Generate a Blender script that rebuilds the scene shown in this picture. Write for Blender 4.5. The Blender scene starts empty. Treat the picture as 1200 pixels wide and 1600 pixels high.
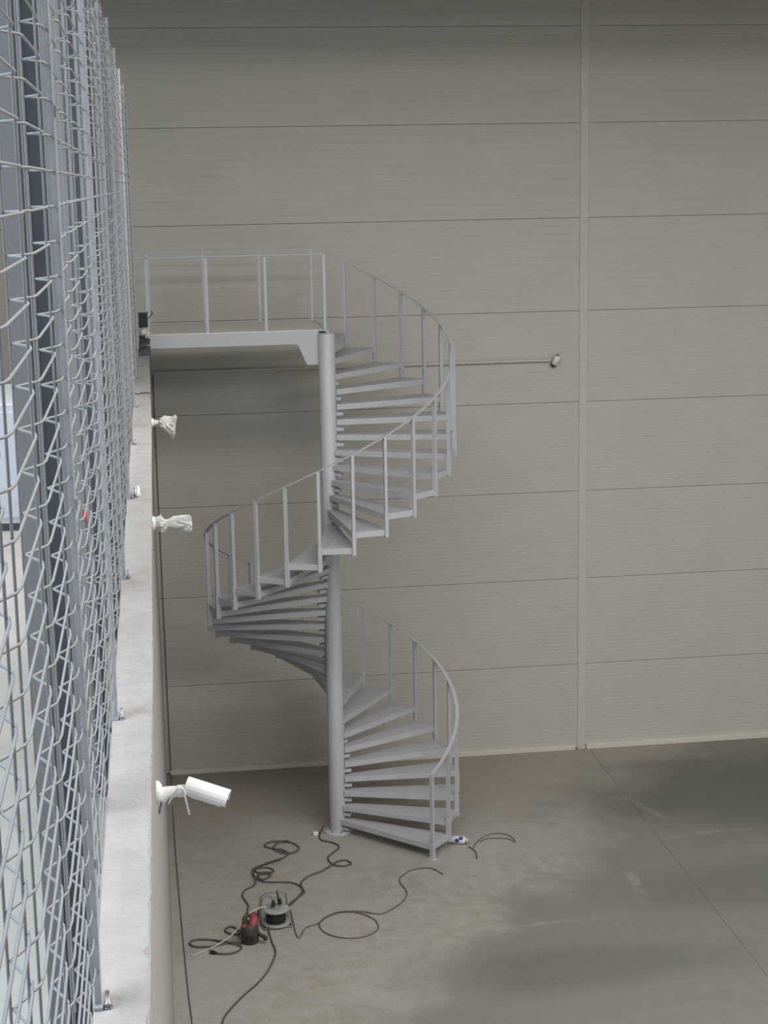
import bpy, math, random
from mathutils import Vector, Matrix
random.seed(7)
sc = bpy.context.scene
COL = sc.collection

# ------------------------------------------------------------------ camera
CAM_H = 8.5303
def cam_axes(yaw, pitch, roll):
    cy, sy, cp, sp = math.cos(yaw), math.sin(yaw), math.cos(pitch), math.sin(pitch)
    fwd = Vector((sy*cp, cy*cp, -sp)); r = Vector((cy, -sy, 0)); d = fwd.cross(r)
    cr, sr = math.cos(roll), math.sin(roll)
    return cr*r + sr*d, -sr*r + cr*d, fwd
cd = bpy.data.cameras.new('camera'); cam = bpy.data.objects.new('camera', cd); COL.objects.link(cam)
cd.sensor_fit = 'VERTICAL'; cd.sensor_height = 36.0; cd.lens = 2629.55*36/1600
cd.clip_start = .05; cd.clip_end = 200
r_, d_, f_ = cam_axes(.1336, .1937, .0178)
M3 = Matrix((r_, -d_, -f_)).transposed()
cam.matrix_world = Matrix.Translation((0, 0, CAM_H)) @ M3.to_4x4()
sc.camera = cam

# ------------------------------------------------------------------ world, lights, exposure
w = bpy.data.worlds.new('World'); sc.world = w; w.use_nodes = True
w.node_tree.nodes['Background'].inputs[0].default_value = (.75, .85, 1, 1)
w.node_tree.nodes['Background'].inputs[1].default_value = .05
vs = sc.view_settings
vs.view_transform = 'Standard'; vs.look = 'None'; vs.gamma = 1; vs.use_curve_mapping = False
vs.exposure = 0.0
def area(name, loc, sx, sy, power, col):
    l = bpy.data.lights.new(name, 'AREA'); l.shape = 'RECTANGLE'; l.size = sx; l.size_y = sy
    l.energy = power; l.color = col
    o = bpy.data.objects.new(name, l); o.location = loc; COL.objects.link(o); return o
# daylight entering through the roof lights of the hall (in the ceiling, above the frame)
area('roof_light_hall', (5.0, 13.5, 11.6), 18, 2.2, 1010, (1, .98, .94))
area('roof_light_hall_near', (8.0, 5.0, 11.6), 12, 4, 1350, (1, .98, .95))
area('roof_light_mezzanine', (-4.2, 3.0, 11.6), 3.5, 6, 830, (.76, .87, 1))
# fill light added behind the viewer to soften the shadows on wall and stair
g = area('front_fill', (6.0, -15.8, 3.2), 9, 5.5, 560, (.95, .97, 1)); g.rotation_euler = (math.pi/2, 0, 0)

# ------------------------------------------------------------------ materials
def s2l(c):
    return tuple(((v/255)/12.92 if v/255 <= .04045 else (((v/255)+.055)/1.055)**2.4) for v in c)
def mat(name, c, rough=.6, metal=0, noise=0., nscale=6., bump=0., bscale=40., c2=None, spec=.5):
    m = bpy.data.materials.new(name); m.use_nodes = True
    nt = m.node_tree; b = nt.nodes['Principled BSDF']
    b.inputs['Roughness'].default_value = rough; b.inputs['Metallic'].default_value = metal
    b.inputs['Specular IOR Level'].default_value = spec
    b.inputs['Base Color'].default_value = (*c, 1)
    tc = nt.nodes.new('ShaderNodeTexCoord')
    if noise or c2:
        n = nt.nodes.new('ShaderNodeTexNoise'); n.inputs['Scale'].default_value = nscale
        n.inputs['Detail'].default_value = 6; n.inputs['Roughness'].default_value = .65
        nt.links.new(tc.outputs['Object'], n.inputs['Vector'])
        mr = nt.nodes.new('ShaderNodeMapRange'); mr.inputs['From Min'].default_value = .3; mr.inputs['From Max'].default_value = .7
        nt.links.new(n.outputs['Fac'], mr.inputs['Value'])
        mx = nt.nodes.new('ShaderNodeMix'); mx.data_type = 'RGBA'
        a = c2 if c2 else tuple(v*(1-noise) for v in c)
        bb = c if c2 else tuple(min(1, v*(1+noise)) for v in c)
        mx.inputs[6].default_value = (*a, 1); mx.inputs[7].default_value = (*bb, 1)
        nt.links.new(mr.outputs[0], mx.inputs[0]); nt.links.new(mx.outputs[2], b.inputs['Base Color'])
    if bump:
        n2 = nt.nodes.new('ShaderNodeTexNoise'); n2.inputs['Scale'].default_value = bscale; n2.inputs['Detail'].default_value = 5
        nt.links.new(tc.outputs['Object'], n2.inputs['Vector'])
        bp = nt.nodes.new('ShaderNodeBump'); bp.inputs['Strength'].default_value = bump; bp.inputs['Distance'].default_value = .01
        nt.links.new(n2.outputs['Fac'], bp.inputs['Height']); nt.links.new(bp.outputs[0], b.inputs['Normal'])
    return m
MT = {}
MT['panel'] = mat('cream_sandwich_panel', (.52, .505, .46), .5, noise=.03, nscale=1.3)
MT['joint'] = mat('panel_joint_dark', (.40, .385, .345), .7, noise=.05)
MT['trim'] = mat('cream_flashing', (.56, .54, .49), .45, noise=.03)
MT['sill'] = mat('pale_sill_flashing', (.66, .62, .55), .4, noise=.04)
MT['ceil'] = mat('ceiling_sheet', (.35, .35, .34), .7, noise=.05)
MT['outer'] = mat('hall_cladding', (.42, .41, .38), .7, noise=.05)
MT['paint'] = mat('light_grey_stair_paint', (.50, .505, .545), .42, noise=.03, nscale=3)
MT['tread'] = mat('light_grey_tread_paint', (.50, .50, .525), .5, noise=.06, nscale=5)
MT['deck'] = mat('pale_deck_grating', (.74, .72, .67), .6, noise=.08, nscale=30)
MT['galv'] = mat('galvanised_steel', (.36, .375, .40), .4, metal=.25, noise=.12, nscale=18)
MT['wire'] = mat('galvanised_wire', (.265, .275, .29), .42, metal=.15, noise=.06, nscale=12)
MT['column'] = mat('blue_grey_steel_paint', (.17, .185, .21), .5, noise=.08, nscale=4)
MT['coldark'] = mat('anthracite_steel_and_web_shade', (.055, .062, .072), .5, noise=.1, nscale=6)  # also paints the shade in the column webs behind the fence
MT['colface'] = mat('mid_grey_steel_paint', (.20, .205, .21), .5, noise=.06, nscale=4)
MT['conc'] = mat('pale_parapet_concrete', (.385, .37, .36), .85, c2=(.315, .302, .294), nscale=7, bump=.5, bscale=60)
MT['mezz'] = mat('mezzanine_concrete', (.62, .615, .585), .28, c2=(.51, .505, .475), nscale=2.5)
MT['white'] = mat('white_plastic', (.80, .80, .80), .4, noise=.02)
MT['bag'] = mat('white_plastic_bag', (.52, .51, .48), .5, noise=.04, bump=.4, bscale=25)
MT['black'] = mat('black_rubber', (.018, .018, .018), .55, noise=.1)
MT['cord'] = mat('dark_grey_cord', (.095, .092, .086), .6, noise=.1)
MT['cordthin'] = mat('brown_grey_cord', (.15, .12, .095), .6, noise=.1)
MT['lens'] = mat('dark_lens_glass', (.01, .01, .012), .1, noise=.02)
MT['toolgrey'] = mat('tool_charcoal_plastic', (.05, .045, .043), .5, noise=.15, nscale=10)
MT['toolred'] = mat('tool_red_plastic', (.33, .06, .07), .5, noise=.1)
MT['reelgrey'] = mat('reel_grey_disc', (.36, .37, .36), .4, noise=.05)
MT['reelframe'] = mat('reel_grey_tube', (.20, .205, .2), .4, noise=.05)
MT['blue'] = mat('blue_print', (.05, .04, .22), .5, noise=.05)
MT['lavender'] = mat('pale_lavender_sheet', (.62, .66, .78), .35, noise=.03)
MT['bolt'] = mat('zinc_bolt', (.30, .30, .31), .4, metal=.6, noise=.1)
MT['plaster'] = mat('white_plaster', (.82, .81, .80), .9, noise=.05, bump=.4)
MT['red'] = mat('red_print', (.55, .05, .04), .5, noise=.05)
MT['green'] = mat('olive_print', (.22, .22, .06), .5, noise=.05)

def floor_mat():
    m = bpy.data.materials.new('power_floated_concrete'); m.use_nodes = True
    nt = m.node_tree; N = nt.nodes; L = nt.links; b = N['Principled BSDF']
    tc = N.new('ShaderNodeTexCoord')
    def noise(scale, det=6, dist=0., vec=None):
        n = N.new('ShaderNodeTexNoise'); n.inputs['Scale'].default_value = scale; n.inputs['Detail'].default_value = det
        n.inputs['Distortion'].default_value = dist; L.new(vec or tc.outputs['Object'], n.inputs['Vector']); return n.outputs['Fac']
    def rng(v, a, bb):
        r = N.new('ShaderNodeMapRange'); r.interpolation_type = 'SMOOTHSTEP'
        r.inputs['From Min'].default_value = a; r.inputs['From Max'].default_value = bb; L.new(v, r.inputs['Value']); return r.outputs[0]
    def math_(op, a, bb):
        n = N.new('ShaderNodeMath'); n.operation = op
        for i, v in enumerate((a, bb)):
            if isinstance(v, (int, float)): n.inputs[i].default_value = v
            else: L.new(v, n.inputs[i])
        return n.outputs[0]
    def mix(f, a, bb):
        n = N.new('ShaderNodeMix'); n.data_type = 'RGBA'; L.new(f, n.inputs[0])
        for i, v in ((6, a), (7, bb)):
            if isinstance(v, tuple): n.inputs[i].default_value = (*v, 1)
            else: L.new(v, n.inputs[i])
        return n.outputs[2]
    def blob(x, y, rx, ry, soft=.6):
        mp = N.new('ShaderNodeMapping'); mp.vector_type = 'POINT'
        mp.inputs['Location'].default_value = (-x/rx, -y/ry, 0); mp.inputs['Scale'].default_value = (1/rx, 1/ry, 0)
        L.new(tc.outputs['Object'], mp.inputs['Vector'])
        ln = N.new('ShaderNodeVectorMath'); ln.operation = 'LENGTH'; L.new(mp.outputs[0], ln.inputs[0])
        nn = noise(.9, 5, .6)
        s = math_('ADD', ln.outputs['Value'], math_('MULTIPLY', math_('SUBTRACT', nn, .5), 1.3))
        return rng(s, 1+soft/2, 1-soft/2), s
    sep = N.new('ShaderNodeSeparateXYZ'); L.new(tc.outputs['Object'], sep.inputs[0])
    X, Y = sep.outputs[0], sep.outputs[1]
    base = mix(rng(noise(.55, 4, .4), .35, .65), (.345, .32, .28), (.41, .395, .36))
    base = mix(rng(noise(5, 8, .2), .3, .75), base, (.425, .41, .375))
    # brownish strip of slab along the wall
    wy = math_('ADD', Y, math_('MULTIPLY', math_('SUBTRACT', noise(.8, 4, .5), .5), 2.5))
    base = mix(math_('MULTIPLY', rng(wy, 20.4, 22.4), .6), base, (.315, .268, .22))
    # darker, greener concrete on the right of a ragged diagonal
    lin = math_('SUBTRACT', X, math_('ADD', math_('MULTIPLY', Y, .714), 1.8-16*.714))
    lin = math_('ADD', lin, math_('MULTIPLY', math_('SUBTRACT', noise(.7, 5, .8), .5), 3.2))
    base = mix(math_('MULTIPLY', rng(lin, -.5, 1.3), .8), base, (.185, .185, .165))
    for (x, y, rx, ry, am) in ((8.6, 21.7, 2.6, 1.5, .9), (4.6, 16.8, 1.6, .5, .5), (7.2, 18.6, 1.8, .6, .45)):
        f, s = blob(x, y, rx, ry, 1.0)
        base = mix(math_('MULTIPLY', f, am), base, (.13, .13, .115))
    # pale scuffed wheel marks: (x0, y0, angle, length, half width, strength)
    for (x, y, an, ln_, ww, amt, cc) in ((3.4, 17.95, .02, 2.1, .06, .4, (.40, .39, .36)), (5.62, 19.3, -1.65, 1.1, .10, .45, (.40, .39, .36)), (6.0, 20.2, .10, 1.8, .09, .3, (.38, .37, .34)),
                                         (3.9, 19.2, .95, 2.6, .20, .35, (.38, .37, .34)), (6.2, 21.9, -1.2, 1.2, .09, .25, (.38, .37, .34)), (2.3, 17.3, .85, 1.3, .10, .25, (.40, .39, .36)),
                                         (6.29, 0, 1.5708, 23.8, .010, .75, (.10, .10, .09))):
        ca, sa = math.cos(an), math.sin(an)
        dx, dy = math_('SUBTRACT', X, x), math_('SUBTRACT', Y, y)
        u = math_('ADD', math_('MULTIPLY', dx, ca), math_('MULTIPLY', dy, sa))
        v = math_('SUBTRACT', math_('MULTIPLY', dy, ca), math_('MULTIPLY', dx, sa))
        if ln_ < 5: v = math_('ADD', v, math_('MULTIPLY', math_('POWER', math_('SUBTRACT', u, ln_/2), 2), .10))
        dd = math_('ABSOLUTE', v, 0); ue = math_('ABSOLUTE', math_('SUBTRACT', u, ln_/2), 0)
        f = math_('MULTIPLY', rng(dd, ww, ww*.25), rng(ue, ln_/2, ln_/2*.55 if ln_ < 5 else ln_/2-.1))
        if ln_ < 5: f = math_('MULTIPLY', f, rng(noise(3.5, 4, .5), .38, .6))
        base = mix(math_('MULTIPLY', f, amt), base, cc)
    # fine trowel speckle
    base = mix(math_('MULTIPLY', rng(noise(22, 6), .45, .75), .25), base, (.24, .22, .19))
    L.new(base, b.inputs['Base Color'])
    b.inputs['Roughness'].default_value = .55
    bp = N.new('ShaderNodeBump'); bp.inputs['Strength'].default_value = .12; bp.inputs['Distance'].default_value = .01
    L.new(noise(30, 6), bp.inputs['Height']); L.new(bp.outputs[0], b.inputs['Normal'])
    return m
MT['floor'] = floor_mat()

# ------------------------------------------------------------------ mesh helpers
class MB:
    def __init__(s): s.v = []; s.f = []; s.smooth = []
    def add(s, vs_, fs, smooth=False):
        o = len(s.v); s.v += [tuple(v) for v in vs_]
        for f in fs: s.f.append(tuple(i+o for i in f)); s.smooth.append(smooth)
        return s
    def box(s, x0, x1, y0, y1, z0, z1, M=None, bev=0.):
        if bev > 0:
            # chamfered box: 24 vertices
            xs, ys, zs = (x0, x1), (y0, y1), (z0, z1); b = bev; V = []; idx = {}
            for i in (0, 1):
                for j in (0, 1):
                    for k in (0, 1):
                        sx, sy, sz = (1, -1)[i], (1, -1)[j], (1, -1)[k]
                        c = Vector((xs[i], ys[j], zs[k]))
                        idx[i, j, k, 0] = len(V); V.append(c+Vector((0, sy*b, sz*b)))
                        idx[i, j, k, 1] = len(V); V.append(c+Vector((sx*b, 0, sz*b)))
                        idx[i, j, k, 2] = len(V); V.append(c+Vector((sx*b, sy*b, 0)))
            F = []
            for i in (0, 1): F.append([idx[i, j, k, 0] for j, k in ((0, 0), (1, 0), (1, 1), (0, 1))][::(-1 if i == 0 else 1)])
            for j in (0, 1): F.append([idx[i, j, k, 1] for i, k in ((0, 0), (1, 0), (1, 1), (0, 1))][::(1 if j == 0 else -1)])
            for k in (0, 1): F.append([idx[i, j, k, 2] for i, j in ((0, 0), (1, 0), (1, 1), (0, 1))][::(-1 if k == 0 else 1)])
            for k in (0, 1):
                for j in (0, 1): F.append([idx[0, j, k, 1], idx[1, j, k, 1], idx[1, j, k, 2], idx[0, j, k, 2]])
                for i in (0, 1): F.append([idx[i, 0, k, 0], idx[i, 1, k, 0], idx[i, 1, k, 2], idx[i, 0, k, 2]])
            for i in (0, 1):
                for j in (0, 1): F.append([idx[i, j, 0, 0], idx[i, j, 1, 0], idx[i, j, 1, 1], idx[i, j, 0, 1]])
            for key in [(i, j, k) for i in (0, 1) for j in (0, 1) for k in (0, 1)]:
                F.append([idx[(*key, 0)], idx[(*key, 1)], idx[(*key, 2)]])
        else:
            V = [Vector((x, y, z)) for z in (z0, z1) for y in (y0, y1) for x in (x0, x1)]
            F = [(0, 2, 3, 1), (4, 5, 7, 6), (0, 1, 5, 4), (2, 6, 7, 3), (0, 4, 6, 2), (1, 3, 7, 5)]
        if M is not None: V = [M @ v for v in V]
        return s.add(V, F)
    def tube(s, pts, r, n=8, closed=False, flat=None):
        pts = [Vector(p) for p in pts]; V = []; k = len(pts); up = None
        for i, p in enumerate(pts):
            a = pts[i-1] if (i > 0 or closed) else p; c = pts[(i+1) % k] if (i < k-1 or closed) else p
            t = (c-a).normalized()
            if flat: u = Vector(flat)
            else:
                if up is None: up = Vector((0, 0, 1)) if abs(t.z) < .9 else Vector((1, 0, 0))
                u = up
            sd = t.cross(u)
            if sd.length < 1e-5: sd = t.orthogonal()
            sd.normalize(); nn = sd.cross(t).normalized()
            if not flat: up = nn
            rr = r[i] if isinstance(r, (list, tuple)) else r
            for j in range(n):
                q = 2*math.pi*j/n; V.append(p + rr*(math.cos(q)*sd + math.sin(q)*nn))
        F = []
        for i in range(k if closed else k-1):
            a, b = i*n, ((i+1) % k)*n
            for j in range(n): F.append((a+j, a+(j+1) % n, b+(j+1) % n, b+j))
        s.add(V, F, True)
        if not closed: s.add(V[:n], [tuple(range(n))[::-1]]); s.add(V[-n:], [tuple(range(n))])
        return s
    def lathe(s, prof, n=24, M=None):
        V = []
        for (r, z) in prof:
            for j in range(n):
                q = 2*math.pi*j/n; V.append(Vector((r*math.cos(q), r*math.sin(q), z)))
        if M is not None: V = [M @ v for v in V]
        F = []
        for i in range(len(prof)-1):
            for j in range(n): F.append((i*n+j, i*n+(j+1) % n, (i+1)*n+(j+1) % n, (i+1)*n+j))
        s.add(V, F, True)
        s.add(V[:n], [tuple(range(n))[::-1]]); s.add(V[-n:], [tuple(range(n))]); return s
    def prism(s, poly, z0, z1, M=None):
        n = len(poly); V = [Vector((x, y, z0)) for x, y in poly]+[Vector((x, y, z1)) for x, y in poly]
        if M is not None: V = [M @ v for v in V]
        F = [tuple(range(n))[::-1], tuple(range(n, 2*n))]+[(i, (i+1) % n, (i+1) % n+n, i+n) for i in range(n)]
        return s.add(V, F)
    def bar(s, pts, w_, t_, ):
        """flat bar lying flat (width horizontal) along a path"""
        V = []; k = len(pts); pts = [Vector(p) for p in pts]
        for i, p in enumerate(pts):
            a = pts[max(i-1, 0)]; c = pts[min(i+1, k-1)]; t = c-a; t.z = 0; t.normalize()
            sd = Vector((t.y, -t.x, 0))*w_/2; z = Vector((0, 0, t_/2))
            V += [p-sd-z, p+sd-z, p+sd+z, p-sd+z]
        F = [(0, 1, 2, 3), tuple((k-1)*4+j for j in (3, 2, 1, 0))]
        for i in range(k-1):
            for j in range(4): F.append((i*4+j, i*4+(j+1) % 4, (i+1)*4+(j+1) % 4, (i+1)*4+j)[::-1])
        return s.add(V, F)
    def mesh(s, name):
        me = bpy.data.meshes.new(name); me.from_pydata(s.v, [], s.f)
        me.polygons.foreach_set('use_smooth', s.smooth); me.update()
        import bmesh
        bm = bmesh.new(); bm.from_mesh(me); bmesh.ops.recalc_face_normals(bm, faces=bm.faces); bm.to_mesh(me); bm.free()
        return me
    def build(s, name, m, parent=None, loc=None, rz=0):
        return put(name, s.mesh(name), m, parent, loc, rz)
def put(name, me, m, parent=None, loc=None, rz=0):
    if m is not None and not me.materials: me.materials.append(MT[m])
    o = bpy.data.objects.new(name, me); COL.objects.link(o)
    if parent is not None: o.parent = parent
    if loc is not None: o.location = loc
    o.rotation_euler.z = rz
    return o
def empty(name, loc=(0, 0, 0), rz=0):
    o = bpy.data.objects.new(name, None); o.empty_display_size = .2; COL.objects.link(o)
    o.location = loc; o.rotation_euler.z = rz; return o
def tag(o, label=None, cat=None, group=None, kind=None):
    if label: o['label'] = label
    if cat: o['category'] = cat
    if group: o['group'] = group
    if kind: o['kind'] = kind
    return o
def struct(o, label=None, cat=None): return tag(o, label, cat, None, 'structure')
def catmull(pts, n=6):
    P = [Vector(p) for p in pts]; P = [2*P[0]-P[1]]+P+[2*P[-1]-P[-2]]; out = []
    for i in range(1, len(P)-2):
        for k in range(n):
            t = k/n; a, b, c, d = P[i-1:i+3]
            out.append(.5*((2*b)+(c-a)*t+(2*a-5*b+4*c-d)*t*t+(3*b-a-3*c+d)*t**3))
    out.append(P[-2]); return out

# ------------------------------------------------------------------ the setting
YW = 23.8734; PAN = 1.327; Z0 = .0157; SEAM = 6.175; CEIL = 11.65; ZP = 6.5251
struct(MB().box(-.1, 16, -16, YW+.1, -.3, 0).build('floor', 'floor'), 'grey stained concrete hall floor below the spiral stair', 'floor')
struct(MB().box(-11, -.22, -6, YW+.1, 5.2, 5.5).build('floor_mezzanine', 'mezz'), 'pale concrete upper floor seen through the mesh fence', 'floor')
struct(MB().box(-11, 16, -16, YW+.1, CEIL, CEIL+.2).build('ceiling', 'ceil'), 'grey sheet ceiling high above the hall', 'ceiling')
struct(MB().box(-11, 16, 17.85, 18.15, 11.03, CEIL).build('shading_beam', 'ceil'), 'unseen beam added above the frame to shade the wall top', 'beam')  # added out of view to keep roof light off the upper back wall
struct(MB().box(16, 16.2, -16, YW+.1, 0, CEIL).build('wall_right', 'outer'), 'far cladding wall on the right of the hall', 'wall')
struct(MB().box(-11, 16, -16.2, -16, 0, CEIL).build('wall_front', 'outer'), 'cladding wall behind the viewer', 'wall')
struct(MB().box(-11.2, -11, -16, YW+.1, 5.5, CEIL).build('wall_far_left', 'outer'), 'cladding wall beyond the mezzanine', 'wall')

# back wall: dark backing seen in the joints, separate micro-ribbed sandwich panels in front of it
wb = struct(MB().box(-11, 16, YW+.03, YW+.15, 0, CEIL).build('wall_back', 'joint'),
            'cream sandwich-panel wall behind the spiral stair', 'wall')
def panel_mesh(x0, x1):
    h = PAN-.0046; n = 12; pr = []
    for i in range(n):
        a = i*h/n; b = (i+1)*h/n
        pr += [(0, a+.004), (0, b-.012), (.0015, b-.008), (.0015, b)]
    pr = [(0.004, 0.0)]+pr; V = []; F = []
    for (d, z) in pr: V += [(x0, d, z), (x1, d, z)]
    for i in range(len(pr)-1): F.append((2*i, 2*i+1, 2*i+3, 2*i+2))
    k = len(V); V += [(x0, .05, 0), (x1, .05, 0), (x0, .05, h), (x1, .05, h)]
    F += [(0, k, k+1, 1), (k, k+2, k+3, k+1), (2*len(pr)-2, 2*len(pr)-1, k+3, k+2)]
    F += [tuple([2*i for i in range(len(pr))]+[k+2, k]), tuple([2*i+1 for i in range(len(pr))][::-1]+[k+1, k+3])]
    m = MB(); m.add(V, F); return m.mesh('panel')
for (x0, x1) in ((-5.9, SEAM-.06), (SEAM+.06, 12.29), (12.41, 16.0)):
    pm = panel_mesh(x0, x1)
    for k in range(9):
        put('panel', pm, 'panel', wb, (0, YW-.012, Z0+k*PAN+.0023))
struct(MB().box(SEAM-.062, SEAM+.062, YW-.026, YW+.02, .0, CEIL, bev=.004).build('trim_1', 'trim'),
       'cream vertical cover strip over the wall panel seam', 'trim')
struct(MB().box(12.35-.062, 12.35+.062, YW-.026, YW+.02, .0, CEIL, bev=.004).build('trim_2', 'trim'),
       'cream vertical cover strip far right on the panel wall', 'trim')
struct(MB().box(-.05, SEAM-.10, YW-.06, YW-.0, 0, .075, bev=.006).build('baseboard_back', 'sill'),
       'pale sill strip at the wall foot behind the stair', 'baseboard')
struct(MB().box(SEAM+.07, 16, YW-.06, YW-.0, .0, .085, bev=.006).build('baseboard_right', 'sill'),
       'pale sill strip at the wall foot right of the seam', 'baseboard')

# concrete wall carrying the fence, its top is the parapet; right edge irregular as cast
def parapet():
    edge = [(-3, -.085), (2, -.084), (3.84, -.0834), (4.6, -.0788), (5.53, -.077), (6.9, -.067), (8.73, -.0674), (10.75, -.0627), (14.74, -.0545), (18.08, -.064), (20.6, -.075), (23.9, -.085)]
    def ex(y):
        for (a, xa), (b, xb) in zip(edge, edge[1:]):
            if a <= y <= b: return xa+(xb-xa)*(y-a)/(b-a)
        return edge[-1][1]
    rnd = random.Random(3); m = MB(); n = 620; V = []; F = []
    for i in range(n+1):
        y = -3+(YW+3)*i/n; x = ex(y)
        j = rnd.gauss(0, .0012); c = .005+abs(rnd.gauss(0, .003))+(.007 if rnd.random() < .05 else 0)
        V += [(-.222, y, 0), (-.222, y, ZP), (x-c-j, y, ZP+rnd.gauss(0, .0006)), (x+rnd.gauss(0, .0008), y, ZP-c*1.1), (-.098, y, ZP-.9), (-.098, y, 0)]
    for i in range(n):
        for j in range(6): F.append((i*6+j, i*6+(j+1) % 6, (i+1)*6+(j+1) % 6, (i+1)*6+j))
    F += [tuple(range(6)), tuple(range(n*6, n*6+6))[::-1]]
    m.add(V, F); return m
struct(parapet().build('wall_left', 'conc'), 'pale rough concrete wall whose flat top runs under the mesh fence', 'wall')

# ------------------------------------------------------------------ spiral staircase
CX, CY = 2.1556, 21.25; RP = 1.614; PH0 = -.8293; DPH = .2551; RIS = .1917; RAIL = .9478; SB = .0919; NT = 34
ZL = 35*RIS      # landing level
st = tag(empty('spiral_staircase', (CX, CY, 0)), 'light grey steel spiral staircase winding up to a railed landing', 'staircase')
colm = MB().lathe([(.108, .0), (.108, 6.66), (.104, 6.664)], 40).build('column', 'paint', st)
fl = MB().lathe([(.20, 0), (.20, .018), (.196, .022), (.11, .022)], 40).build('base_flange', 'paint', colm)
for k in range(8):
    a = k*math.pi/4+.2
    MB().lathe([(.014, .022), (.014, .036), (.008, .037), (.008, .05)], 6, Matrix.Translation((.16*math.cos(a), .16*math.sin(a), 0))).build('bolt', 'bolt', colm)
# one tread with leading edge along +x (angle 0), top at z=0
def tread_mesh():
    ro = 1.625; t = .07
    a0, a1 = -.006, DPH+.012
    h = .075; mid = DPH/2
    mx, my = math.cos(mid), math.sin(mid); nx, ny = -my, mx
    inner = [(mx*.10-nx*h*.9, my*.10-ny*h*.9), (mx*.10+nx*h*.9, my*.10+ny*h*.9)]
    poly = [inner[0], (ro*math.cos(a0), ro*math.sin(a0)), (ro*math.cos(a1), ro*math.sin(a1)), inner[1]]
    m = MB()
    # chequer-free steel pan: top sheet with a small chamfer, skirts all round and an open underside
    cx = sum(p[0] for p in poly)/4; cy = sum(p[1] for p in poly)/4
    def shrink(p, d):
        v = Vector((p[0]-cx, p[1]-cy)); l = v.length; v *= (l-d)/l; return (cx+v.x, cy+v.y)
    top = [shrink(p, .006) for p in poly]; inn = [shrink(p, .012) for p in poly]
    V = [(*p, 0) for p in top]+[(*p, -.004) for p in poly]+[(*p, -t) for p in poly]+[(*p, -t) for p in inn]+[(*p, -.008) for p in inn]
    F = [(0, 1, 2, 3)]
    for k in range(4):
        for j in range(4): F.append((k*4+j, k*4+(j+1) % 4, (k+1)*4+(j+1) % 4, (k+1)*4+j))
    F.append((16, 19, 18, 17))
    m.add(V, F); return m.mesh('tread')
TM = tread_mesh()
# hub bracket under each tread, next to the column
BM = MB().box(.10, .20, -.032, .032, -.150, -.105, bev=.004).box(.10, .15, -.006, .006, -.106, -.068).mesh('hub_bracket')
# rib stiffener under the tread, mid-way along the outer half
RM = MB().box(1.02, 1.05, .02, .22, -.066, -.006).mesh('stiffener')
# baluster (height: from tread surface to handrail) and its lower sleeve
PM = MB().box(-.023, .023, -.018, .018, -.0, RAIL-.004).mesh('baluster')
SM = MB().box(-.030, .030, -.024, .024, -RIS-SB, .012, bev=.003).mesh('sleeve')
S0 = MB().box(-.030, .030, -.024, .024, -RIS, .012, bev=.003).mesh('sleeve')
FP = MB().box(-.06, .06, -.045, .045, -RIS, -RIS+.008).mesh('foot_plate')
for i in range(NT):
    a = PH0+i*DPH; z = (i+1)*RIS
    tr = put('tread', TM, 'tread', st, (0, 0, z), a)
    b = put('hub_bracket', BM, 'paint', tr); b.rotation_euler.z = .02
    put('stiffener', RM, 'paint', tr)
    p = put('baluster', PM, 'paint', st, (RP*math.cos(a), RP*math.sin(a), z), a)
    put('sleeve', S0 if i == 0 else SM, 'paint', p)
    if i == 0: put('foot_plate', FP, 'paint', p)
# spiral handrail, a flat bar lying flat; runs on as the rear guard rail of the landing
hp = []
for i in range(NT*6+1):
    t = i/6; a = PH0+t*DPH
    hp.append((RP*math.cos(a), RP*math.sin(a), (t+1)*RIS+RAIL))
MB().bar(hp, .048, .010).build('handrail', 'paint', st)
zr = ZL+RAIL
YB = RP; XL = -.26-CX
MB().bar([(0.0, YB, zr), (XL, YB, zr)], .048, .010).build('handrail', 'paint', st)
MB().bar([(.0, 0, zr), (XL, 0, zr)], .048, .010).build('handrail', 'paint', st)
LP = MB().box(-.018, .018, -.018, .018, -.02, RAIL-.004).mesh('baluster')
for x in (2.145, 1.405, .67, -.065):
    put('baluster', LP, 'paint', st, (x-CX, .02 if x < 2 else -.0, ZL))
for x in (2.135, 1.43, .69, -.05):
    put('baluster', LP, 'paint', st, (x-CX, YB, ZL))
# landing: edge beams, cross beams and deck plate
def chan(m, x0, x1, y, zt, h, s):
    m.box(x0, x1, y-.008, y+.008, zt-h, zt)
    m.box(x0, x1, y, y+s*.06, zt-.014, zt); m.box(x0, x1, y, y+s*.06, zt-h, zt-h+.014)
    return m
chan(MB(), -.22-CX, -.10, 0, ZL-.01, .165, 1).build('landing_beam', 'paint', st)
chan(MB(), -.22-CX, .06, YB+.01, ZL-.01, .165, -1).build('landing_beam', 'paint', st)
for x in (-2.05, -1.35, -.65, .02):
    MB().box(x-.02, x+.02, .02, YB, ZL-.11, ZL-.012).build('cross_beam', 'paint', st)
MB().box(-.22-CX, -.02, .0, YB+.04, ZL-.012, ZL).build('landing_deck', 'deck', st)
gp = [(-.10, ZL-.178), (-.36, ZL-.178), (-.25, ZL-.44), (-.10, ZL-.44)]
MB().add([(x, -.006, z) for x, z in gp]+[(x, .006, z) for x, z in gp],
         [(0, 1, 2, 3), (7, 6, 5, 4), (0, 4, 5, 1), (1, 5, 6, 2), (2, 6, 7, 3), (3, 7, 4, 0)])\
    .box(-.38, -.10, -.008, .04, ZL-.183, ZL-.175).build('gusset', 'paint', st)

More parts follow.
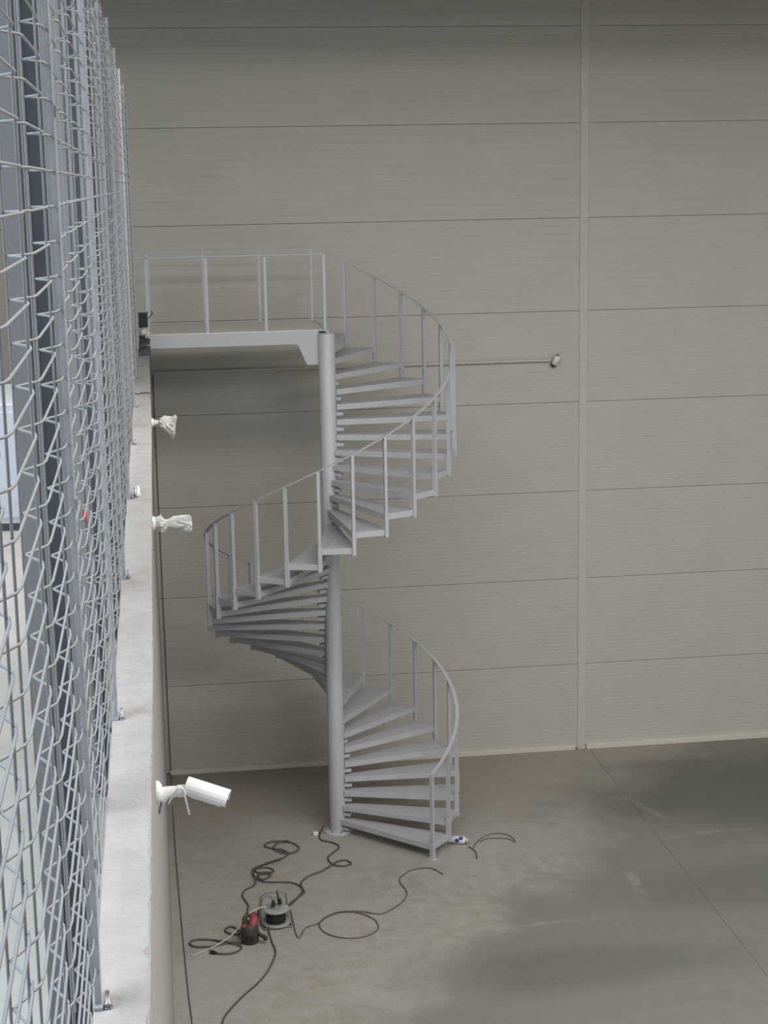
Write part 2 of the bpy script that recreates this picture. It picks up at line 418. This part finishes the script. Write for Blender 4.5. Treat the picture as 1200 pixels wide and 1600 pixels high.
# ------------------------------------------------------------------ mesh fence on the parapet
XF = -.212; FT = 9.52; FB = 6.60
VD, VW = .037, .085     # depth and half width of the V folds
posts_y = [1.60, 3.97, 6.30, 8.68, 10.98, 13.35, 15.65, 18.0, 20.35]
def profile(y0, y1, vs_):
    pts = [(XF, y0)]
    for v in vs_:
        for dy, dx in ((-VW-.03, 0), (-VW+.012, -.004), (-.012, -VD+.003), (.0, -VD-.003), (.012, -VD+.003), (VW-.012, -.004), (VW+.03, 0)):
            pts.append((XF+dx, v+dy))
    pts.append((XF, y1)); return pts
zs = []
z = FB+.03
while z < FT: zs.append(z); z += .0775
post_prof = [(-.0055, -.030), (.0100, -.030), (.0100, .030), (-.0055, .030)]
PSM = MB().prism(post_prof, ZP+.006, FT+.03).mesh('upright')
BPM = MB().box(-.008, .014, -.05, .05, ZP+.0015, ZP+.009).mesh('base_plate')
CPM = MB().box(-.009, .013, -.034, .034, FT+.03, FT+.038).mesh('cap')
BOM = MB().lathe([(.013, ZP+.008), (.013, ZP+.011), (.0085, ZP+.0112), (.0105, ZP+.0114), (.0105, ZP+.022), (.0055, ZP+.0222), (.0055, ZP+.052), (.003, ZP+.055)], 8).mesh('anchor_bolt')
CLM = MB().box(.0095, .016, -.02, .02, -.012, .012).mesh('clamp')
fe = tag(empty('mesh_fence'), 'tall galvanised wire mesh fence with vertical folds standing on the concrete parapet', 'fence')
ordn = ['first', 'second', 'third', 'fourth', 'fifth', 'sixth', 'seventh', 'eighth', 'ninth']
for k, y in enumerate(posts_y):
    if k == 0: continue      # the one beside the viewer stays out of the view
    p = put('fence_post', PSM, 'galv', fe, (XF, y, 0)); put('base_plate', BPM, 'galv', p); put('cap', CPM, 'galv', p)
    b = put('anchor_bolt', BOM, 'bolt', p, (.026, -.035, -.006))
    for zc in (6.9, 7.8, 8.7, 9.4): put('clamp', CLM, 'galv', p, (0, 0, zc))
for k in range(8):
    y0, y1 = posts_y[k], posts_y[k+1]
    vv = [2.38, 3.08, 3.78] if k == 0 else [y0+.55, y0+1.22, y0+1.89]
    pr = profile(y0+.03, y1-.03, vv)
    pn = empty('mesh_panel', (0, y0, 0)); pn.parent = fe
    rad = .0028
    vx = []
    for v in vv: vx += [(XF-.001-.006, v-VW), (XF-VD-.007, v), (XF-.001-.006, v+VW)]
    if k > 0: vx = [(XF-.006, y0+.05)]+vx
    vx += [(XF-.006, y1-.05)]
    hw = lambda m_, z_: m_.tube([(x, y-y0, z_) for x, y in pr], rad, 6)
    if k < 3:
        hm = hw(MB(), 0).mesh('horizontal_wire')
        vm = MB().tube([(0, 0, FB), (0, 0, FT)], rad, 6).mesh('vertical_wire')
        for z_ in zs: put('horizontal_wire', hm, 'wire', pn, (0, 0, z_))
        for x, y in vx: put('vertical_wire', vm, 'wire', pn, (x, y-y0, 0))
    else:
        m_ = MB()
        for z_ in zs: hw(m_, z_)
        tag(m_.build('horizontal_wires', 'wire', pn), kind='stuff')
        m_ = MB()
        for x, y in vx: m_.tube([(x, y-y0, FB), (x, y-y0, FT)], rad, 6)
        tag(m_.build('vertical_wires', 'wire', pn), kind='stuff')

# ------------------------------------------------------------------ steel columns standing on the mezzanine behind the fence
ys = [5.3, 8.3, 11.3, 14.3, 17.3, 20.2]
for k, y in enumerate(ys):
    c = tag(empty('steel_column', (-.365, y, 5.5)), f'grey steel column standing behind the mesh fence, {ordn[k]} counting from the viewer', 'column', 'columns behind the fence')
    h = 9.5-5.5
    MB().box(-.070, -.010, -.06, -.050, 0, h).box(-.045, -.035, -.05, .05, 0, h).box(-.070, -.010, .05, .06, 0, h).build('profile', 'colface', c)
    MB().box(-.010, .010, -.05, .05, 0, h).build('channel', 'column', c)
    MB().box(.010, .062, -.045, .045, 0, h).build('web_shade_box', 'coldark', c)  # dark box standing in for the shaded web of the column
    MB().box(-.11, .10, -.09, .09, 0, .012).build('base_plate', 'column', c)
# pale sheet-metal unit far along the mezzanine
ub = tag(empty('ventilation_unit', (-1.62, 15.2, 5.5)), 'pale lavender metal cabinet on the upper floor behind the fence', 'cabinet')
MB().box(-.45, .42, 0, 1.6, .06, 1.15, bev=.01).build('body', 'lavender', ub)
MB().box(-.46, .43, -.01, 1.61, 0, .06).build('plinth', 'coldark', ub)
MB().box(-.40, -.02, -.012, 0, .12, 1.08, bev=.004).build('door', 'lavender', ub)
MB().box(.0, .38, -.012, 0, .12, 1.08, bev=.004).build('door', 'lavender', ub)
# small coloured sticker on the second column
so = tag(empty('warning_sticker', (-.372, 8.222, 6.93)), 'small red and olive sticker on a column behind the fence', 'sticker')
MB().box(-.018, .018, -.002, 0, .0, .045).build('red_field', 'red', so)
MB().box(-.018, .018, -.002, 0, .045, .08).build('olive_field', 'green', so)

# ------------------------------------------------------------------ things on the parapet
def blobmesh(cx, cy, cz, rx, ry, rz_, seed, amp=.25, n=14, m_=10):
    rnd = random.Random(seed); V = []; F = []
    ph = [(rnd.uniform(0, 6.28), rnd.randint(2, 5), rnd.randint(1, 4)) for _ in range(6)]
    for i in range(m_+1):
        th = math.pi*i/m_
        for j in range(n):
            q = 2*math.pi*j/n
            s = 1+amp*sum(math.sin(a*q+b*th+p_) for p_, a, b in ph)/4
            V.append((cx+rx*s*math.sin(th)*math.cos(q), cy+ry*s*math.sin(th)*math.sin(q), cz+rz_*s*math.cos(th)))
    for i in range(m_):
        for j in range(n): F.append((i*n+j, i*n+(j+1) % n, (i+1)*n+(j+1) % n, (i+1)*n+j))
    m = MB(); m.add(V, F, True); return m
tag(blobmesh(-.158, 11.05, ZP+.026, .022, .07, .030, 5, .5, 24, 14).build('plaster_lump', 'plaster'), 'white crumpled lump lying on the parapet against the fence', 'lump')
tag(MB().tube(catmull([(-.25, 16.65, ZP+.05), (-.2, 16.6, ZP+.008), (-.15, 16.62, ZP+.012), (-.09, 16.55, ZP+.02), (-.05, 16.45, ZP-.0), (-.055, 16.42, ZP-.2)]), .006, 6).build('thin_cable', 'cord'),
    'thin dark cable lying across the far parapet top', 'cable')
# dark box and rag at the far fence end
jb = tag(empty('junction_box', (-.125, 20.72, 6.53)), 'black open box with a rag at the landing end of the parapet', 'box')
MB().box(-.055, .055, -.05, .05, .32, .49, bev=.006).build('box_body', 'black', jb)
MB().box(-.06, .02, -.03, .03, .0, .33).build('stand', 'galv', jb)
MB().box(-.058, .062, -.06, .06, .485, .495).build('lid', 'coldark', jb)
MB().tube(catmull([(.06, 0, .42), (.09, 0, .45), (.115, 0, .485), (.10, 0, .51)]), .008, 6).build('hook', 'coldark', jb)
tag(blobmesh(-.115, 20.54, 6.795, .052, .05, .042, 9, .75, 28, 18).build('white_rag', 'bag'), 'crumpled white rag below the black box on the parapet', 'rag')
sh = MB().add([(-.19, 20.40, 6.66), (-.06, 20.38, 6.70), (-.05, 20.62, 6.71), (-.18, 20.64, 6.76), (-.19, 20.40, 6.62), (-.06, 20.38, 6.665), (-.05, 20.62, 6.67), (-.18, 20.64, 6.71)],
              [(0, 1, 2, 3), (7, 6, 5, 4), (0, 4, 5, 1), (1, 5, 6, 2), (2, 6, 7, 3), (3, 7, 4, 0)])
sh.box(-.19, -.05, 20.45, 20.60, ZP, 6.63)
tag(sh.build('dark_tray', 'coldark'), 'dark grey metal tray under the white rag on the parapet', 'tray')

# ------------------------------------------------------------------ surveillance cameras on the wall below the parapet
def rotY(a): return Matrix.Rotation(a, 4, 'Y')
def rotZ(a): return Matrix.Rotation(a, 4, 'Z')
c = tag(empty('security_camera', (-.068, 6.2, 6.245)), 'white bullet security camera without a bag, on the nearest bracket', 'security camera')
MB().lathe([(.045, 0), (.045, .010), (.030, .022)], 24, rotY(math.pi/2)).build('wall_plate', 'white', c)
MB().tube([(.015, 0, -.015), (.045, 0, -.002), (.085, 0, .0)], [.034, .024, .021], 16).tube([(.08, 0, 0), (.112, 0, .0)], .024, 16).build('arm', 'white', c)
MB().tube([(.108, 0, 0), (.135, 0, -.002)], .016, 14).build('joint', 'white', c)
H = Matrix.Translation((.125, 0, .012)) @ rotZ(-.25) @ rotY(.30)
hs = MB()
hs.lathe([(.020, .0), (.033, .006), (.035, .02), (.035, .135), (.033, .14)], 24, H @ rotY(math.pi/2)).build('housing', 'white', c)
sv = []
for j in range(13):
    q = math.pi*(-.12+1.24*j/12); sv.append((math.cos(q), math.sin(q)))
V = []; F = []
for x in (-.012, .158):
    for rr in (.0405, .0375):
        for (cq, sq) in sv: V.append(H @ Vector((x, cq*rr, sq*rr)))
n = len(sv)
for j in range(n-1):
    F += [(j, j+1, 2*n+j+1, 2*n+j), (n+j, 3*n+j, 3*n+j+1, n+j+1), (j, n+j, n+j+1, j+1), (2*n+j, 2*n+j+1, 3*n+j+1, 3*n+j)]
F += [(0, 2*n, 3*n, n), (n-1, 2*n-1, 4*n-1, 3*n-1)]
MB().add(V, F).build('sunshield', 'white', c)
MB().lathe([(.031, .0), (.031, .004)], 24, H @ Matrix.Translation((.1385, 0, 0)) @ rotY(math.pi/2)).build('lens_window', 'lens', c)
MB().tube(catmull([(.045, -.02, -.04), (.07, -.045, .01), (.085, -.05, .028), (.102, -.045, .022), (.112, -.035, -.03), (.122, -.03, -.085)]), .0045, 6).build('cable', 'white', c)
MB().tube(catmull([(.02, 0, -.04), (.012, -.005, -.06), (.008, 0, -.085)]), .004, 6).build('cable_tail', 'bolt', c)

def bagged(loc, label, droop, seed):
    b = tag(empty('bagged_camera', loc), label, 'security camera', 'bagged cameras on the wall')
    MB().lathe([(.045, 0), (.045, .012), (.03, .024)], 20, rotY(math.pi/2)).build('wall_plate', 'white', b)
    MB().tube([(.01, 0, 0), (.09, 0, 0)], .022, 12).build('arm', 'white', b)
    rnd = random.Random(seed); V = []; F = []; n = 22; K = len(droop)
    for i, (x, zt, zb, yw) in enumerate(droop):
        for j in range(n):
            q = 2*math.pi*j/n; r = 1+.14*math.sin(3*q+i*1.7+seed)+.13*math.sin(7*q+i*2.3)+rnd.uniform(-.12, .12)
            zc = (zt+zb)/2; hz = (zt-zb)/2
            V.append((x+rnd.uniform(-.006, .006), yw*r*math.cos(q), zc+hz*r*math.sin(q)))
    for i in range(K-1):
        for j in range(n): F.append((i*n+j, i*n+(j+1) % n, (i+1)*n+(j+1) % n, (i+1)*n+j))
    F += [tuple(range(n))[::-1], tuple(range((K-1)*n, K*n))]
    MB().add(V, F).build('plastic_bag', 'bag', b)
    return b
bagged((-.062, 10.4, 6.463), 'white bagged camera with a long blunt bag, middle of the three wall brackets',
       [(.012, .030, -.03, .03), (.03, .038, -.042, .04), (.055, .045, -.062, .045), (.075, .028, -.055, .035), (.095, .022, -.022, .028), (.13, .032, -.035, .036), (.17, .042, -.042, .04), (.21, .046, -.052, .042), (.232, .040, -.058, .04), (.242, .02, -.05, .025)], 1)
bagged((-.062, 16.0, 6.325), 'white bagged camera with a drooping pointed bag, farthest of the three wall brackets',
       [(.012, .022, -.03, .03), (.035, .024, -.035, .03), (.06, .018, -.028, .028), (.085, .04, -.05, .05), (.12, .05, -.085, .055), (.16, .05, -.125, .055), (.195, .053, -.155, .05), (.215, .06, -.13, .04), (.228, .06, .0, .03), (.238, .055, .03, .015)], 2)

# ------------------------------------------------------------------ conduit, its cable and the camera at its end
cn = tag(empty('conduit', (0, YW, 5.95)), 'thin grey conduit running level along the cream wall', 'conduit')
MB().tube([(-.05, -.05, 0), (5.68, -.05, 0)], .021, 12).build('pipe', 'trim', cn)
for x in [.3+.9*i for i in range(6)]+[5.6]:
    MB().box(x-.012, x+.012, -.075, 0, -.026, .026, bev=.003).build('clip', 'trim', cn)
vc = [(-.035, YW-.06, 5.93), (-.045, YW-.05, 5.6), (-.04, YW-.05, 3), (-.035, YW-.06, .3), (-.03, YW-.2, .012), (-.024, 21.59, .008), (.013, 19.02, .008), (.056, 16.96, .008), (.076, 16.38, .008), (.13, 14.5, .008)]
tag(MB().tube(catmull(vc, 8), .0065, 6).build('hanging_cable', 'cord'), 'dark cable hanging down the wall corner and running along the floor', 'cable')
wc = tag(empty('wall_camera', (5.74, YW, 5.96)), 'small white camera pointing down at the conduit end on the cream wall', 'security camera')
MB().box(-.035, .045, -.05, 0, -.01, .04, bev=.004).build('junction_box', 'trim', wc)
MB().tube([(.045, -.05, .06), (.03, -.09, .045), (.02, -.11, .02)], .022, 12).build('bracket', 'bolt', wc)
Hh = Matrix.Translation((.035, -.12, .045)) @ Matrix.Rotation(.42, 4, 'Y') @ Matrix.Rotation(.5, 4, 'X')
MB().lathe([(.022, 0), (.040, -.01), (.042, -.13), (.038, -.135)], 20, Hh).build('housing', 'white', wc)
MB().lathe([(.039, -.135), (.043, -.165), (.030, -.168)], 20, Hh).build('lens_hood', 'toolgrey', wc)

# ------------------------------------------------------------------ tools and cords on the floor
def cord(name, pts, r, m, label, zb=None, cat='cord'):
    P3 = [(p[0], p[1], (p[2] if len(p) > 2 else r)) for p in pts]
    return tag(MB().tube(catmull(P3, 6), r, 6).build(name, m), label, cat)
cord('extension_cord', [(1.972, 21.365, .03), (1.892, 21.104), (1.904, 20.922), (2.039, 20.808), (2.107, 20.649), (2.002, 20.466), (1.923, 20.309), (1.962, 20.095), (2.084, 20.013), (2.196, 20.075), (2.138, 20.197), (2.037, 20.176), (1.947, 20.054, .026), (1.789, 19.891), (1.627, 19.785), (1.514, 19.593), (1.508, 19.36), (1.422, 19.146), (1.328, 19.013), (1.25, 18.8, .03), (1.22, 18.72, .12)],
     .011, 'cord', 'dark cord winding from the cable reel to the stair column foot')
cord('extension_cord', [(1.23, 18.78, .05), (1.3, 18.919), (1.45, 19.18), (1.53, 19.311), (1.475, 19.525), (1.358, 19.631), (1.065, 19.7), (.977, 19.821), (.945, 19.988), (.997, 20.126), (1.138, 20.133), (1.206, 20.023), (1.135, 19.938, .028), (1.017, 19.938), (.99, 19.846, .028), (1.049, 19.771), (1.15, 19.844, .028), (1.124, 19.94, .03), (1.01, 19.993), (.973, 20.092), (1.057, 20.214), (1.171, 20.294), (1.331, 20.388), (1.432, 20.54), (1.355, 20.698), (1.269, 20.731), (1.143, 20.853), (1.242, 20.983), (1.465, 20.942), (1.583, 20.744), (1.522, 20.553, .028), (1.387, 20.537, .028), (1.265, 20.686, .028), (1.278, 20.858), (1.373, 20.929, .03), (1.46, 20.90, .04)],
     .011, 'cord', 'dark cord lying in several coils behind the cable reel')
cord('tool_cord', [(1.329, 20.36, .03), (1.147, 20.25, .03), (1.032, 20.164, .03), (.94, 20.04, .035), (.95, 19.849, .035), (.96, 19.70, .035), (.92, 19.60), (.809, 19.485), (.773, 19.313), (.826, 19.053), (.808, 18.909), (.775, 18.6), (.775, 18.35, .10), (.78, 18.28, .17)],
     .011, 'cord', 'dark cord rising from the red-and-black power tool towards the coils')
cord('loose_cord', [(.70, 18.2, .05), (.66, 18.402), (.583, 18.481), (.516, 18.391), (.574, 18.289), (.64, 18.27), (.68, 18.2, .04)], .012, 'cord', 'short dark cord loop left of the power tool')
lc = tag(empty('plug_cord', (0, 0, 0)), 'dark cord in a flat double loop ending in a black plug', 'cord')
MB().tube(catmull([(.69, 18.02, .012), (.564, 18.055, .012), (.327, 17.995, .012), (.154, 18.026, .012), (.102, 18.124, .012), (.178, 18.2, .012), (.334, 18.173, .012), (.467, 18.091, .02), (.619, 17.99, .03), (.683, 17.92, .012), (.629, 17.811, .012), (.511, 17.775, .012), (.40, 17.80, .014)], 6), .012, 6).build('lead', 'cord', lc)
MB().tube([(.40, 17.80, .02), (.36, 17.82, .022), (.33, 17.84, .022)], [.014, .024, .02], 10).tube([(.33, 17.84, .03), (.305, 17.86, .03)], .004, 6).build('plug', 'black', lc)
cord('floor_cord', [(1.03, 18.42, .05), (1.02, 18.25), (1.037, 17.982), (1.056, 17.714), (.963, 17.347), (.83, 17.042), (.667, 16.791), (.527, 16.545), (.428, 16.336), (.388, 16.159), (.33, 15.7)],
     .011, 'cord', 'dark cord running from the cable reel towards the lower picture edge')
cord('thin_floor_cord', [(1.316, 18.80, .02), (1.318, 18.534), (1.327, 18.16), (1.36, 18.062), (1.448, 18.296), (1.619, 18.406), (1.76, 18.595), (1.972, 18.664), (2.162, 18.548), (2.28, 18.36), (2.279, 18.127), (2.129, 17.97), (1.927, 17.938), (1.741, 18.038), (1.63, 18.218), (1.627, 18.381, .02), (1.713, 18.532, .02), (1.888, 18.645, .02), (2.13, 18.616, .02), (2.305, 18.547), (2.406, 18.541), (2.633, 18.775), (2.764, 19.072), (2.727, 19.468), (2.894, 19.719), (3.109, 19.783), (3.218, 19.702), (3.29, 19.547)],
     .008, 'cordthin', 'thin brownish cord with one wide round loop on the bare floor')
cord('bottle_cord', [(3.77, 20.35), (3.80, 20.30), (3.83, 20.159), (3.80, 19.952)], .009, 'cordthin', 'short thin cord end just in front of the white bottle')
cord('curved_cord', [(3.81, 20.272), (3.892, 20.471), (4.034, 20.669), (4.214, 20.749), (4.367, 20.653), (4.404, 20.423), (4.303, 20.552), (4.071, 20.595), (3.95, 20.505)], .007, 'cordthin', 'thin cord bent in an arch right of the stair foot')
cord('white_strap', [(1.0, 18.36, .28), (.92, 18.30, .30), (.80, 18.2, .285), (.70, 18.12, .2), (.58, 18.08, .09), (.46, 18.02, .04), (.345, 17.961, .012), (.12, 17.80, .01)],
     .009, 'bag', 'pale strap draped over the power tool onto the floor', cat='strap')

# power tool: standing charcoal body, red upper housing, black side handle
pt = tag(empty('power_tool', (.79, 18.06, 0), -.1), 'red and charcoal power tool standing left of the cable reel', 'power tool')
MB().lathe([(.085, 0), (.10, .01), (.105, .06), (.108, .14), (.10, .19), (.085, .22), (.05, .235)], 20).build('body', 'toolgrey', pt)
for k in range(5): MB().box(-.05+.022*k, -.04+.022*k, -.108, -.09, .04, .12).build('vent_slot', 'black', pt)
MB().tube([(.03, -.02, .20), (.05, 0, .255), (.05, .10, .27), (.03, .18, .24)], [.045, .052, .050, .035], 14).build('motor_housing', 'toolred', pt)
MB().tube(catmull([(-.05, .02, .2), (-.065, .04, .26), (-.03, .08, .29), (.02, .08, .285)]), [.022]*19, 10).build('grip', 'toolgrey', pt)
MB().tube([(.08, -.03, .13), (.13, -.05, .10), (.17, -.06, .085), (.185, -.06, .05)], [.022, .02, .028, .026], 10).build('side_handle', 'black', pt)
MB().tube([(.095, .06, .26), (.10, .06, .36)], .009, 8).build('lever', 'black', pt)
MB().box(-.085, -.03, -.075, -.02, .205, .235, bev=.006).build('red_switch', 'toolred', pt)

# cable reel: drum on a tubular stand, disc face up with two plugs
cr = tag(empty('cable_reel', (1.12, 18.48, 0), .1), 'grey cable reel with black drum and two plugs on top', 'cable reel')
fr = [(-.16, -.13, .014), (.16, -.13, .014), (.17, -.06, .014), (.17, .12, .02), (.165, .15, .12), (.15, .15, .30), (.08, .15, .335), (-.08, .15, .335), (-.15, .15, .30), (-.165, .15, .12), (-.17, .12, .02), (-.17, -.06, .014)]
MB().tube(fr, .012, 8, closed=True).build('tube_frame', 'reelframe', cr)
MB().lathe([(.165, .02), (.17, .025), (.17, .035), (.165, .04)], 28).build('lower_disc', 'reelgrey', cr)
MB().lathe([(.10, .04), (.118, .05), (.122, .11), (.11, .185)], 28).build('wound_cable', 'black', cr)
MB().lathe([(.155, .185), (.16, .19), (.16, .20), (.15, .206), (.06, .21)], 28).build('upper_disc', 'reelgrey', cr)
MB().lathe([(.06, .206), (.055, .235), (.04, .24)], 20).build('socket_hub', 'reelframe', cr)
for (x, y) in ((-.03, -.02), (.055, .02)):
    MB().lathe([(.022, .235), (.024, .27), (.014, .31), (.008, .315)], 12, Matrix.Translation((x, y, 0))).build('plug', 'black', cr)
MB().tube(catmull([(-.03, -.02, .31), (-.06, -.02, .36), (-.12, -.02, .37), (-.17, -.03, .30), (-.18, -.05, .15), (-.15, -.08, .05), (-.12, -.12, .02)]), .010, 6).build('plug_lead', 'reelframe', cr)
MB().tube(catmull([(.055, .02, .31), (.05, .10, .36), (.06, .22, .30), (.09, .36, .12), (.12, .45, .012)]), .010, 6).build('plug_lead', 'reelframe', cr)

# white plug by the column foot and white bottle lying by the lowest tread
wp = tag(empty('white_plug', (1.845, 21.13, 0), .3), 'small white socket block lying by the stair column foot', 'plug')
MB().box(-.04, .03, -.03, .03, 0, .05, bev=.008).build('body', 'white', wp)
MB().tube([(.03, 0, .025), (.055, 0, .025)], .012, 8).build('collar', 'black', wp)
bt = tag(empty('white_bottle', (3.67, 20.50, .055), -.35), 'white plastic bottle with two blue dots lying by the lowest tread', 'bottle')
X90 = Matrix.Rotation(math.pi/2, 4, 'Y')
MB().lathe([(.040, -.13), (.05, -.125), (.05, .05), (.045, .075), (.026, .085)], 24, X90).build('body', 'white', bt)
MB().lathe([(.030, .085), (.032, .09), (.032, .12), (.028, .125)], 16, X90).build('cap', 'bag', bt)
Rm = Matrix.Rotation(-.75, 4, 'X')
for (x, a) in ((-.02, .15), (.03, .85)):
    m = MB(); n = 16; K = 4; V = []; F = []
    for rr in (.0515, .049):
        for q_ in range(K+1):
            for k in range(n):
                q = 2*math.pi*k/n; t = q_/K; xx = x+.030*t*math.cos(q); an = a+.55*t*math.sin(q)
                V.append((xx, -rr*math.cos(an), rr*math.sin(an)))
    for b0 in (0, (K+1)*n):
        for q_ in range(K):
            for k in range(n): F.append((b0+q_*n+k, b0+q_*n+(k+1) % n, b0+(q_+1)*n+(k+1) % n, b0+(q_+1)*n+k))
    m.add(V, F).build('blue_dot', 'blue', bt)
MB().box(-.12, -.06, -.03, .03, -.055, -.03).build('foot_clip', 'toolgrey', bt)
